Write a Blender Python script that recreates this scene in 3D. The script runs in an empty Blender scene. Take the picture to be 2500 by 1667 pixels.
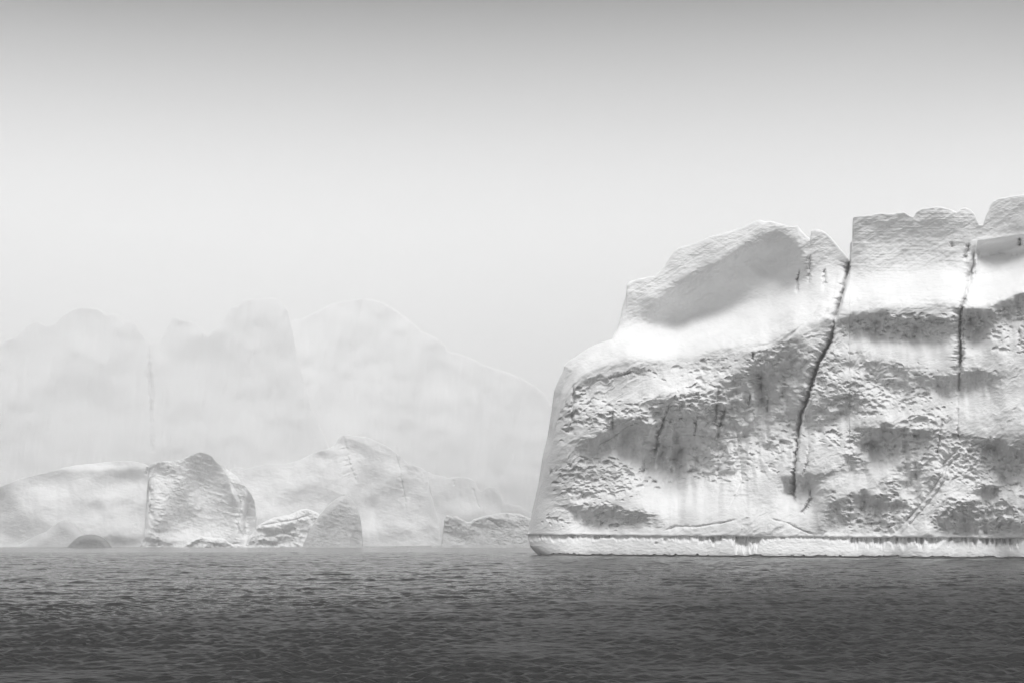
import bpy, math
import numpy as np

# ------------------------------------------------------------------ scene, camera, light
scene = bpy.context.scene
C = scene.collection
F = 3472.0            # 50 mm lens in pixels of a 2500 pixel wide frame
HY = 1323.0           # horizon row
CAMH = 3.0            # camera height over the water (deck of a small boat)

cam_d = bpy.data.cameras.new('camera')
cam = bpy.data.objects.new('camera', cam_d)
C.objects.link(cam)
cam_d.lens = 50.0; cam_d.sensor_width = 36.0
cam_d.shift_y = (HY - 833.5) / 2500.0
cam_d.clip_start = 0.5; cam_d.clip_end = 30000
cam.location = (0, 0, CAMH)
cam.rotation_euler = (math.radians(90), 0, 0)
scene.camera = cam

SUN_EL = 66.0
SUN_AZ = 172.0         # degrees clockwise from +Y (behind the camera)
world = bpy.data.worlds.new('World'); scene.world = world
world.use_nodes = True
wn = world.node_tree.nodes; wl = world.node_tree.links
wn.clear()
out = wn.new('ShaderNodeOutputWorld'); bg = wn.new('ShaderNodeBackground')
sky = wn.new('ShaderNodeTexSky'); sky.sky_type = 'NISHITA'; sky.sun_disc = False
sky.sun_elevation = math.radians(SUN_EL); sky.sun_rotation = math.radians(SUN_AZ)
sky.dust_density = 5.0
bw = wn.new('ShaderNodeRGBToBW'); wl.new(sky.outputs[0], bw.inputs[0])
tc = wn.new('ShaderNodeTexCoord'); sp = wn.new('ShaderNodeSeparateXYZ')
wl.new(tc.outputs['Generated'], sp.inputs[0])
rp = wn.new('ShaderNodeValToRGB'); wl.new(sp.outputs['Z'], rp.inputs[0])
SKY = [(0.0, 1.13), (.10, 1.13), (.17, 1.10), (.225, .99), (.29, .48), (.36, .18), (.48, .06), (.68, .10), (.84, 1.6), (1.0, 2.3)]
cr = rp.color_ramp; cr.interpolation = 'B_SPLINE'
while len(cr.elements) < len(SKY): cr.elements.new(0.5)
for e, (p, v) in zip(cr.elements, SKY):
    e.position = p; e.color = (v, v, v, 1)
m1 = wn.new('ShaderNodeMath'); m1.operation = 'MULTIPLY'; m1.inputs[1].default_value = 10.0
wl.new(rp.outputs[0], m1.inputs[0])
m2 = wn.new('ShaderNodeMath'); m2.operation = 'MULTIPLY_ADD'; m2.inputs[1].default_value = 0.05
wl.new(bw.outputs[0], m2.inputs[0]); wl.new(m1.outputs[0], m2.inputs[2])
wl.new(m2.outputs[0], bg.inputs[0]); bg.inputs[1].default_value = 0.1
wl.new(bg.outputs[0], out.inputs[0])

sun_d = bpy.data.lights.new('sun', 'SUN'); sun = bpy.data.objects.new('sun', sun_d)
C.objects.link(sun)
sun_d.energy = 2.55; sun_d.angle = math.radians(26); sun_d.color = (1, 1, 1)
sun.rotation_euler = (math.radians(90 - SUN_EL), 0, math.radians(180 - SUN_AZ + 0))
sun.location = (0, -50, 400)

vs = scene.view_settings
vs.view_transform = 'Standard'; vs.look = 'None'; vs.gamma = 1.0; vs.exposure = 0.16
vs.use_curve_mapping = False
cy = scene.cycles
cy.max_bounces = 14; cy.diffuse_bounces = 3; cy.glossy_bounces = 2; cy.volume_bounces = 12
cy.transmission_bounces = 1; cy.transparent_max_bounces = 4
cy.use_denoising = True
cy.caustics_reflective = False; cy.caustics_refractive = False

# ------------------------------------------------------------------ helpers
def sm(x): 
    x = np.clip(x, 0, 1); return x * x * (3 - 2 * x)

def hsh(ix, iy, seed):
    ix = ix.astype(np.int64).astype(np.uint64); iy = iy.astype(np.int64).astype(np.uint64)
    h = (ix * np.uint64(374761393) + iy * np.uint64(668265263) + np.uint64((seed * 2246822519 + 977) & 0xffffffff)) & np.uint64(0xffffffff)
    h = ((h ^ (h >> np.uint64(13))) * np.uint64(1274126177)) & np.uint64(0xffffffff)
    h = ((h ^ (h >> np.uint64(15))) * np.uint64(2654435761)) & np.uint64(0xffffffff)
    h = h ^ (h >> np.uint64(16))
    return h.astype(np.float64) / 4294967296.0

def vnoise(x, y, seed):
    x0 = np.floor(x); y0 = np.floor(y); fx = x - x0; fy = y - y0
    fx = fx**3 * (fx * (fx * 6 - 15) + 10); fy = fy**3 * (fy * (fy * 6 - 15) + 10)
    x0 = x0 + 5000; y0 = y0 + 5000
    a = hsh(x0, y0, seed); b = hsh(x0 + 1, y0, seed); c = hsh(x0, y0 + 1, seed); d = hsh(x0 + 1, y0 + 1, seed)
    return (a + (b - a) * fx + (c - a) * fy + (a - b - c + d) * fx * fy) * 2 - 1

def fbm(x, y, seed, octs=4, gain=.5):
    r = 0; a = 1.0; t = 0
    for k in range(octs):
        ca, sa = math.cos(k * .9), math.sin(k * .9)
        r = r + a * vnoise((x * ca - y * sa) * 2**k + 17.3 * k, (x * sa + y * ca) * 2**k - 9.1 * k, seed + k); t += a; a *= gain
    return r / t

def ridged(x, y, seed, octs=4):
    r = 0; a = 1.0; t = 0
    for k in range(octs):
        r = r + a * (1 - 2 * np.abs(vnoise(x * 2**k + 7.7 * k, y * 2**k - 3.1 * k, seed + k))); t += a; a *= .55
    return r / t

def poly(pts): 
    p = np.array(pts, float); return p[:, 0], p[:, 1]

def seg_dist(PX, PY, pts):
    """distance to a polyline, side sign (+ = right of it going down), position along it 0..1"""
    best = np.full(PX.shape, 1e9); side = np.zeros(PX.shape); tt = np.zeros(PX.shape)
    L = [0.0]
    for (a, b) in zip(pts[:-1], pts[1:]): L.append(L[-1] + math.hypot(b[0] - a[0], b[1] - a[1]))
    for i, (a, b) in enumerate(zip(pts[:-1], pts[1:])):
        vx, vy = b[0] - a[0], b[1] - a[1]; l2 = vx * vx + vy * vy + 1e-9
        t = np.clip(((PX - a[0]) * vx + (PY - a[1]) * vy) / l2, 0, 1)
        dx = PX - a[0] - t * vx; dy = PY - a[1] - t * vy
        d = np.hypot(dx, dy); m = d < best
        s = np.sign(dx * vy - dy * vx)
        best = np.where(m, d, best); side = np.where(m, s, side)
        tt = np.where(m, (L[i] + t * (L[i + 1] - L[i])) / L[-1], tt)
    return best, side, tt

def smooth1(px, xs, ys, sig):
    g = np.arange(px.min() - 4 * sig, px.max() + 4 * sig, 1.0)
    v = np.interp(g, xs, ys); k = np.exp(-.5 * (np.arange(-3 * sig, 3 * sig + 1) / sig) ** 2); k /= k.sum()
    vp = np.pad(v, len(k) // 2, mode='edge'); w = np.convolve(vp, k, 'same')[len(k) // 2: len(k) // 2 + len(g)]
    return np.interp(px, g, w)

def lip(PX, PY, cx, cy_, rx, ry, ang=0.0, sharp=1.4):
    a = math.radians(ang); dx = PX - cx; dy = PY - cy_
    u = (dx * math.cos(a) + dy * math.sin(a)) / rx; v = (-dx * math.sin(a) + dy * math.cos(a)) / ry
    v = v + .25; v = np.where(v < 0, v * 1.7, v * .72)
    return np.exp(-((u * u + v * v) ** sharp))

def blob(PX, PY, cx, cy_, rx, ry, ang=0.0, sharp=1.0):
    a = math.radians(ang); dx = PX - cx; dy = PY - cy_
    u = (dx * math.cos(a) + dy * math.sin(a)) / rx; v = (-dx * math.sin(a) + dy * math.cos(a)) / ry
    q = u * u + v * v
    return np.exp(-(q ** sharp))

def cups(PX, PY, cell, seed, density, aspect=1.2):
    """scalloped melt hollows: a sharp arched upper lip and a long lower slope; returns depth 0..1 (times width)"""
    X = PX / (cell * aspect); Y = PY / cell
    ix = np.floor(X); iy = np.floor(Y); res = np.zeros(PX.shape)
    for ox in (-1, 0, 1):
        for oy in (-1, 0, 1):
            cx = ix + ox; cy_ = iy + oy
            rx = hsh(cx + 9000, cy_ + 9000, seed); ry = hsh(cx + 9000, cy_ + 9000, seed + 1)
            rs = hsh(cx + 9000, cy_ + 9000, seed + 2); ro = hsh(cx + 9000, cy_ + 9000, seed + 3)
            w = (.28 + .50 * rs * rs)
            dx = (X - cx - rx) / w; dy = (Y - cy_ - ry) / w
            tilt = (hsh(cx + 9000, cy_ + 9000, seed + 4) - .62) * .9
            dy = dy + tilt * dx
            k = np.clip(1 - dx * dx, 0, 1)
            ytop = -.75 * np.sqrt(k)
            e = (dy - ytop) / 1.7
            g = sm(e / .2) * (1 - sm((e - .2) / .8)) * k
            res = np.maximum(res, np.where(ro < density, g * w, 0))
    return res

def tag(o, label=None, cat=None, group=None, kind=None):
    if label: o['label'] = label
    if cat: o['category'] = cat
    if group: o['group'] = group
    if kind: o['kind'] = kind
    return o

def make_mesh(name, V, faces, mat, parent=None, normals=None):
    me = bpy.data.meshes.new(name)
    faces = np.asarray(faces, np.int32)
    used = np.unique(faces); rem = np.full(len(V), -1, np.int32); rem[used] = np.arange(len(used))
    Vn = V[used]; fc = rem[faces]
    me.vertices.add(len(Vn)); me.vertices.foreach_set('co', Vn.astype(np.float32).ravel())
    me.loops.add(fc.size); me.loops.foreach_set('vertex_index', fc.ravel())
    me.polygons.add(len(fc)); me.polygons.foreach_set('loop_start', np.arange(0, fc.size, 4, dtype=np.int32))
    me.polygons.foreach_set('use_smooth', np.ones(len(fc), bool))
    me.update(calc_edges=True)
    if normals is not None:
        me.normals_split_custom_set_from_vertices(normals[used].astype(np.float32).tolist())
    me.materials.append(mat)
    o = bpy.data.objects.new(name, me); C.objects.link(o)
    if parent: o.parent = parent
    return o

def vnormals(V, Fq):
    a, b, c, d = (V[Fq[:, i]] for i in range(4))
    n = np.cross(c - a, d - b)
    N = np.zeros_like(V)
    for i in range(4):
        for k in range(3): N[:, k] += np.bincount(Fq[:, i], n[:, k], len(V))
    return N / (np.linalg.norm(N, axis=1, keepdims=True) + 1e-12)

def ice_material(name, base, rough=.6, bump=.5, scale=1.0, spread=.05):
    m = bpy.data.materials.new(name); m.use_nodes = True
    n = m.node_tree.nodes; l = m.node_tree.links
    b = n['Principled BSDF']; b.inputs['Roughness'].default_value = rough
    b.inputs['Specular IOR Level'].default_value = .25
    tc = n.new('ShaderNodeTexCoord')
    nz = n.new('ShaderNodeTexNoise'); nz.inputs['Scale'].default_value = .10 * scale; nz.inputs['Detail'].default_value = 6
    mp = n.new('ShaderNodeMapping'); mp.inputs['Scale'].default_value = (1, 1, 2.2)
    l.new(tc.outputs['Object'], mp.inputs[0]); l.new(mp.outputs[0], nz.inputs['Vector'])
    mr = n.new('ShaderNodeMapRange'); l.new(nz.outputs['Fac'], mr.inputs[0])
    mr.inputs['From Min'].default_value = .35; mr.inputs['From Max'].default_value = .65
    mr.inputs['To Min'].default_value = base - spread; mr.inputs['To Max'].default_value = base + spread * .6
    l.new(mr.outputs[0], b.inputs['Base Color'])
    n2 = n.new('ShaderNodeTexNoise'); n2.inputs['Scale'].default_value = 1.1 * scale; n2.inputs['Detail'].default_value = 8
    n2.inputs['Roughness'].default_value = .6
    l.new(mp.outputs[0], n2.inputs['Vector'])
    bu = n.new('ShaderNodeBump'); bu.inputs['Strength'].default_value = bump; bu.inputs['Distance'].default_value = .35 / scale
    l.new(n2.outputs['Fac'], bu.inputs['Height']); l.new(bu.outputs[0], b.inputs['Normal'])
    return m

ICE = ice_material('glacier_ice', .76, bump=.35)
ICE_FAR = ice_material('distant_ice', .76, bump=.28, scale=.35, spread=.025)
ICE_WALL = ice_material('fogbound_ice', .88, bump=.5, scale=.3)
ICE_GREY = ice_material('wet_grey_ice', .20, rough=.4, bump=.5, scale=.5, spread=.05)
ICE_PALE = ice_material('scarred_grey_ice', .64, bump=.5, scale=.5, spread=.10)
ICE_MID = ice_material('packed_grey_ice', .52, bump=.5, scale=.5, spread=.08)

def build_grid(outline, base, nu, nup, foot=None, nfoot=0, cols=None, shoulder=False):
    """grid of picture rows between an iceberg's crest line and its waterline"""
    ox, oy = poly(outline)
    px = cols if cols is not None else np.linspace(ox[0], ox[-1], nu)
    top = np.interp(px, ox, oy)
    yb = np.interp(px, *poly(base))
    top = np.minimum(top, yb - .2)
    if foot is not None:
        yf = np.minimum(np.maximum(np.interp(px, *poly(foot)), top + .1), yb - .1)
        if shoulder:
            k = smooth1(px, ox, oy, 45); M = np.minimum(np.maximum(k + 45, top + 5), yf - 1)
            M = np.maximum(M, top + .3 * (yf - top) * (px < 1400))
            M = np.minimum(np.maximum(smooth1(px, px, M, 12), top + .5), yf - .3)
            n1 = int(nup * .22); t = np.linspace(0, 1, n1); A1 = top[None] + (M - top)[None] * t[:, None]
            t = np.linspace(0, 1, nup - n1 + 1)[1:]; A = np.vstack([A1, M[None] + (yf - M)[None] * t[:, None]])
        else:
            t = np.linspace(0, 1, nup); A = top[None] + (yf - top)[None] * t[:, None]
        t2 = np.linspace(0, 1, nfoot + 1)[1:]; B = yf[None] + (yb - yf)[None] * t2[:, None]
        PY = np.vstack([A, B])
    else:
        t = np.linspace(0, 1, nup); PY = top[None] + (yb - top)[None] * t[:, None]
    PX = np.repeat(px[None], PY.shape[0], 0)
    return PX, PY, top, yb

def integrate(PY, S, T, L):
    """walk down each column: S is the local slope, T the profile it relaxes to"""
    p = np.zeros_like(PY); p[0] = T[0]; q = np.zeros(PY.shape[1])
    for r in range(1, PY.shape[0]):
        dy = PY[r] - PY[r - 1]
        q = q + dy * S[r] - q * (1 - np.exp(-dy / L))
        g = .24 * np.exp(-((PY[r, 1:] - PY[r, :-1]) / 5.0) ** 2) * (q[1:] - q[:-1])
        q[:-1] += g; q[1:] -= g
        p[r] = T[r] + q
    return p

def crack(p, PX, PY, pts, depth, wl, wr, ends=.12, jitter=2.0, seed=5):
    if wl > 9: jitter = min(jitter, .6)
    J = jitter * (fbm(PY / 16.0, PX / 90.0, seed, 4) + (.6 if wl <= 9 else 0) * vnoise(PY / 4.0, PX / 60.0, seed + 20))
    d, s, t = seg_dist(PX + J, PY, pts)
    w = np.where(s > 0, wr, wl) * (.45 + 1.1 * np.clip(.5 + .5 * fbm(t * (30.0 if wl <= 9 else 4.0), t * 0 + seed, seed + 3, 4) * 1.7, 0, 1)); depth = depth * (.65 + .35 * vnoise(t * (9.0 if wl <= 9 else 3.0), t * 0, seed + 9))
    env = sm(np.minimum(t, 1 - t) / ends + .02)
    if pts[0] == 'x': env = 1
    return p - depth * env * np.exp(-(d / w) ** np.where(w > 6, 1.0, 1.6))

def to_world(PX, PY, Y0, p):
    Y = Y0 - p * Y0 / F
    return np.stack([(PX - 1250.0) / F * Y, Y, CAMH + (HY - PY) / F * Y], -1)

def close_back(W, thick, seed, nback=26, taper=.0):
    """carry the crest back over a top plateau and down to the water behind; W rows run crest -> waterline"""
    top = W[0]; n = W.shape[1]
    rows = []
    rows.append(top.copy())
    for k in range(1, nback + 1):
        s = k / nback
        P = top.copy()
        y_ = top[:, 1].copy(); P[:, 1] += thick * math.sin(s * math.pi / 2) ** .8
        P[:, 0] += taper * min(s * 5, 1) * np.exp(-(top[:, 0] - top[0, 0]) / (taper * 1.3 + .01))
        P[:, 0] *= P[:, 1] / y_
        zz = math.cos(s * math.pi / 2) ** .55
        nz = fbm(top[:, 0] / 30.0, np.full(n, s * 3.0), seed, 3) * .05 * math.sin(s * math.pi)
        P[:, 2] = np.maximum(top[:, 2] * (zz - abs(nz)), 0) - 1.0 * s
        rows.append(P)
    return np.concatenate([np.array(rows[::-1]), W], 0), nback + 1

def grid_faces(nr, nc, r0=0, r1=None):
    r1 = nr - 1 if r1 is None else r1
    r = np.arange(r0, r1)[:, None]; c = np.arange(nc - 1)[None]
    a = r * nc + c
    return np.stack([a, a + nc, a + nc + 1, a + 1], -1)      # (rows, cols, 4)

def empty(name, loc):
    o = bpy.data.objects.new(name, None); C.objects.link(o); o.location = loc
    o.empty_display_size = 2.0
    return o

# ------------------------------------------------------------------ sea
def build_sea():
    rng = np.random.default_rng(4)
    nr, nc = 1800, 860
    q = np.linspace(0, 1, nr)
    d = 21.0 * (420.0 / 21.0) ** q
    far = 420.0 * (3800.0 / 420.0) ** np.linspace(0, 1, 60)[1:]
    d = np.concatenate([np.linspace(1.5, 21.0, 150)[:-1], d, far])
    u = np.linspace(-.52, .52, nc); wide = .52 * (9.0 / .52) ** np.linspace(0, 1, 110)[1:]
    u = np.concatenate([-wide[::-1], u, wide]); nc = len(u)
    D, U = np.meshgrid(d, u, indexing='ij')
    X = D * U; Y = D
    H = np.zeros_like(X); DX = np.zeros_like(X); DY = np.zeros_like(X)
    dr = np.gradient(d)
    step = np.maximum(dr[:, None], d[:, None] * np.gradient(u)[None] * .9)
    # chop: many short-crested trains about one wind direction
    for k in range(72):
        lam = .17 * (1.1 / .17) ** rng.random() if k % 6 else 1.5 * (8 / 1.5) ** rng.random()
        th = math.radians(90 + 14 + rng.normal() * 30)
        kx, ky = math.cos(th) * 2 * math.pi / lam, math.sin(th) * 2 * math.pi / lam
        a = WAVE * (lam ** .9 if k % 6 else 0.7 * lam ** .4) * (.6 + .8 * rng.random())
        att = np.clip(lam / (step * 2.6) - .6, 0, 1)
        ph = kx * X + ky * Y + rng.random() * 6.28
        if k % 3 == 0: ph = ph + 2.2 * vnoise(X / (lam * 3.5) + k, Y / (lam * 3.5), k)
        H += a * att * np.sin(ph)
        DX += -a * att * np.cos(ph) * math.cos(th) * .5; DY += -a * att * np.cos(ph) * math.sin(th) * .5
    gust = (.85 + .5 * fbm(X / 22.0, Y / 38.0, 77, 3) * .4 + .55 * fbm(X / 4.5, Y / 8.0, 78, 2)) * np.interp(D, [14, 30, 50, 90, 160, 300], [3.0, 2.8, 2.1, 1.15, .8, .65]) 
    gust = np.clip(gust, .3, 9) * (1 + .3 * np.clip((U + .1) / .3, -1, 1) * sm((D - 40) / 60))
    fade = np.clip((3600 - D) / 3000, 0, 1)
    H *= gust * fade
    # sparse short crests thrown up by the cross chop
    far_ = np.interp(D, [20, 45, 90, 200, 420], [.35, .55, .8, .9, 1.0])
    for sx, sy, a, sd in ((2.4, 1.1, .085, 301), (4.6, 1.9, .11, 305), (1.2, .55, .05, 309), (.55, .28, .024, 313)):
        n_ = vnoise((X + .3 * Y) / sx, Y / sy, sd) + .5 * vnoise((X - .2 * Y) / sx * 2.1, Y / sy * 1.9, sd + 1)
        H += a * far_ * fade * np.clip(sy * 1.2 / step - .6, 0, 1) * sm((n_ - .30) / .75)
    V = np.stack([X + DX * gust * fade, Y + DY * gust * fade, H], -1).reshape(-1, 3)
    Fq = grid_faces(len(d), nc).reshape(-1, 4)[:, ::-1]
    # the wide calm sheet all round, just under the chop
    n0 = len(V)
    e = 3900.0; zz = -.3
    extra = np.array([[-e, -1400, zz], [e, -1400, zz], [e, 4400, zz], [-e, 4400, zz]])
    V = np.vstack([V, extra]); Fq = np.vstack([Fq, [[n0, n0 + 1, n0 + 2, n0 + 3]]])
    m = bpy.data.materials.new('sea_water'); m.use_nodes = True
    n = m.node_tree.nodes; l = m.node_tree.links; b = n['Principled BSDF']
    b.inputs['Base Color'].default_value = (.006, .006, .006, 1)
    b.inputs['Roughness'].default_value = .36; b.inputs['IOR'].default_value = 1.33
    t = n.new('ShaderNodeTexCoord')
    mp = n.new('ShaderNodeMapping'); mp.inputs['Scale'].default_value = (.5, 1.0, 1); mp.inputs['Rotation'].default_value = (0, 0, math.radians(10))
    l.new(t.outputs['Object'], mp.inputs[0])
    # rougher, wind-ruffled water round the boat, calmer towards the ice
    sx = n.new('ShaderNodeSeparateXYZ'); l.new(t.outputs['Object'], sx.inputs[0])
    ma = n.new('ShaderNodeMath'); ma.operation = 'MULTIPLY_ADD'; ma.inputs[1].default_value = -.9
    l.new(sx.outputs['X'], ma.inputs[0]); l.new(sx.outputs['Y'], ma.inputs[2])
    mr = n.new('ShaderNodeMapRange'); mr.inputs['From Min'].default_value = 28; mr.inputs['From Max'].default_value = 120
    mr.inputs['To Min'].default_value = .40; mr.inputs['To Max'].default_value = .10; mr.interpolation_type = 'SMOOTHSTEP'
    l.new(ma.outputs[0], mr.inputs[0]); l.new(mr.outputs[0], b.inputs['Roughness'])
    nz = n.new('ShaderNodeTexNoise'); nz.inputs['Scale'].default_value = 7.0; nz.inputs['Detail'].default_value = 5
    l.new(mp.outputs[0], nz.inputs['Vector'])
    bu = n.new('ShaderNodeBump'); bu.inputs['Strength'].default_value = 1.0; bu.inputs['Distance'].default_value = .06
    l.new(nz.outputs['Fac'], bu.inputs['Height'])
    # broader wind-driven facets that still read far out
    mp2 = n.new('ShaderNodeMapping'); mp2.inputs['Scale'].default_value = (.35, .5, 1)
    l.new(t.outputs['Object'], mp2.inputs[0])
    n2 = n.new('ShaderNodeTexNoise'); n2.inputs['Scale'].default_value = 1.0; n2.inputs['Detail'].default_value = 4
    l.new(mp2.outputs[0], n2.inputs['Vector'])
    b2 = n.new('ShaderNodeBump'); b2.inputs['Strength'].default_value = .5; b2.inputs['Distance'].default_value = .2
    l.new(n2.outputs['Fac'], b2.inputs['Height']); l.new(b2.outputs[0], bu.inputs['Normal'])
    l.new(bu.outputs[0], b.inputs['Normal'])
    tag(make_mesh('sea', V, Fq, m), kind='structure')
WAVE = .0042
build_sea()

# ------------------------------------------------------------------ the great near iceberg
def build_near():
    outline = [(1288.5, 1302), (1303, 1229), (1315, 1176), (1324, 1117), (1336, 1067), (1346, 1004), (1353, 952), (1362, 930), (1375, 903),
        (1377, 893), (1390, 880), (1408, 868), (1432, 852), (1454, 841), (1480, 832), (1494, 828), (1505, 804), (1515, 775), (1513.5, 765),
        (1520, 745), (1528, 724), (1530, 696), (1537, 688), (1560, 681), (1588, 675), (1598, 674), (1612, 661), (1623, 648), (1639, 622), (1648, 612), (1657, 605),
        (1680, 599), (1696, 594), (1715, 587), (1735, 578), (1765, 570), (1792, 562), (1815, 555), (1834, 545), (1853, 537), (1868, 541), (1882, 540), (1900, 545),
        (1923, 552), (1936, 553), (1948, 552), (1958, 565), (1970, 578), (1978, 583), (1980, 565), (1990, 560), (2002, 562), (2015, 568), (2029, 581),
        (2048, 604), (2068, 627), (2074, 640), (2075, 596), (2080, 588), (2081, 552), (2081, 533), (2086, 530), (2099, 528), (2121, 525), (2126, 526), (2137, 522),
        (2160, 521), (2182, 522), (2190, 519), (2206, 518), (2214, 522), (2222, 528), (2230, 530), (2236, 520), (2244, 513), (2262, 508), (2284, 505), (2300, 506), (2322, 512),
        (2335, 518), (2346, 510), (2357, 507), (2370, 513), (2380, 525), (2386, 540), (2391, 549), (2400, 549), (2406, 528), (2413, 514), (2418, 500), (2426, 491), (2438, 485),
        (2470, 479), (2500, 475), (2560, 470), (2620, 480), (2680, 520), (2740, 560), (2800, 640), (2850, 800), (2900, 1100), (2950, 1310)]
    # make the x of the outline strictly increasing
    for i in range(1, len(outline)):
        if outline[i][0] <= outline[i - 1][0]: outline[i] = (outline[i - 1][0] + .6, outline[i][1])
    base = [(1280, 1355), (2960, 1366.2)]
    cols = np.concatenate([np.arange(1288.6, 1320, .6), np.arange(1320, 2520, 1.25), np.arange(2520, 2950, 5)])
    # waterline notch between the cliff and the pale foot, uneven
    fx = np.arange(1280, 2960, 3.0)
    fy = 1304 + (fx - 1289) * 7.5 / 1211 + 1.6 * fbm(fx / 14.0, fx * 0, 31, 3) + 1.2 * fbm(fx / 90.0, fx * 0, 32, 2)
    foot = list(zip(fx, fy))
    NF = 52
    PX, PY, top, yb = build_grid(outline, base, 0, 640, foot, NF, cols, True)
    nup = 640
    notch = PY[nup - 1]
    # brow: where the bright snow slope breaks into the lower cliff
    bx, by = poly([(1280, 1340), (1330, 1150), (1370, 985), (1405, 930), (1430, 912), (1480, 893), (1530, 885), (1566, 882), (1600, 886), (1640, 880), (1690, 870), (1760, 856),
                   (1800, 850), (1850, 842), (1880, 838), (1910, 825), (1935, 810), (1970, 800), (2030, 780), (2060, 772), (2100, 765), (2140, 758), (2190, 762),
                   (2240, 755), (2300, 745), (2345, 757), (2400, 757), (2430, 745), (2460, 735), (2500, 718), (2700, 700), (2950, 900)])
    brow0 = smooth1(cols, bx, by, 7); brow = np.repeat(brow0[None], PY.shape[0], 0) + 3 * fbm(PX / 50.0, PY / 40.0, 8, 3)
    def cs(xs, ys, sg=16): return smooth1(cols, xs, ys, sg)[None]
    # profile the face relaxes to
    lean = .16 * (PY - brow)
    recess = cs([1288, 1400, 1500, 1650, 1900, 2050, 2090, 2340, 2400, 2500], [0, 50, 120, 190, 190, 160, 100, 120, 150, 120])
    band = cs([1288, 1400, 1500, 1700, 1900, 2050, 2090, 2340, 2400, 2500], [10, 40, 85, 95, 110, 140, 85, 95, 80, 60])
    T = lean - recess * sm((brow - PY) / band * .9) * 1.0
    rdg = cs([1500, 1600, 1680, 1760, 1830, 1860, 1890, 1925, 1945, 1990], [790, 735, 680, 635, 588, 571, 562, 578, 600, 640], 10)
    v_ = (PY - rdg + 7 * fbm(PX / 30.0, PY / 24.0, 71, 4)) / cs([1560, 1700, 1880, 1950], [75, 135, 120, 80], 12)
    wD = (sm((cols - 1530) / 130) * sm((2010 - cols) / 90))[None]
    T -= 66 * wD * (.6 * np.clip(v_, 0, 1) + .4 * sm(v_)) * (1 - sm((v_ - .9) / 1.8))
    e_ = PY - (577 - (cols - 2450) * .13)[None]
    T -= 17 * sm((cols - 2383) / 8)[None] * sm(e_ / 16) * (1 - sm((e_ - 30) / 50))
    T += 9 * fbm(PX / 170.0, PY / 150.0, 3, 3) + 3.0 * fbm(PX / 55.0, PY / 60.0, 13, 3)
    # dome: a ridge line with a shaded facet under it
    ridge = np.interp(PX, *poly([(1500, 800), (1600, 740), (1680, 680), (1760, 640), (1830, 590), (1860, 572), (1890, 560), (1925, 575), (1945, 600), (1960, 640), (2000, 640)]))
    inD = sm((PX - 1560) / 50) * sm((1985 - PX) / 40)
    # --- slopes: + faces the sky, - overhangs
    S = .10 * np.ones_like(PX)
    S += inD * .38 * sm((ridge - PY) / 18)
    S += inD * -.7 * blob(PX, PY, 1735, 700, 145, 42, -32, 1.6)
    S += -.5 * blob(PX, PY, 1893, 618, 70, 62, 5, 1.1)
    S += .75 * blob(PX, PY, 1858, 668, 60, 13, 38, 1.3)
    S += .45 * blob(PX, PY, 1950, 700, 50, 70, 0)
    S += -.30 * blob(PX, PY, 1560, 745, 45, 35, 0)
    S += -.62 * blob(PX, PY, 2230, 575, 170, 62, 2, 2) - .4 * blob(PX, PY, 2470, 530, 90, 40, -10, 2) + .35 * blob(PX, PY, 2230, 700, 150, 40, 2)
    S += -2.6 * lip(PX, PY, 2455, 600, 72, 17, -9, 2.0) + .6 * blob(PX, PY, 2450, 577, 80, 8, -9, 1.5)
    S += -.45 * blob(PX, PY, 2480, 562, 30, 14, -15, 1.2) - .35 * blob(PX, PY, 2430, 650, 60, 14, 2)
    S += .5 * blob(PX, PY, 2440, 690, 90, 26, -8)
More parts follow.
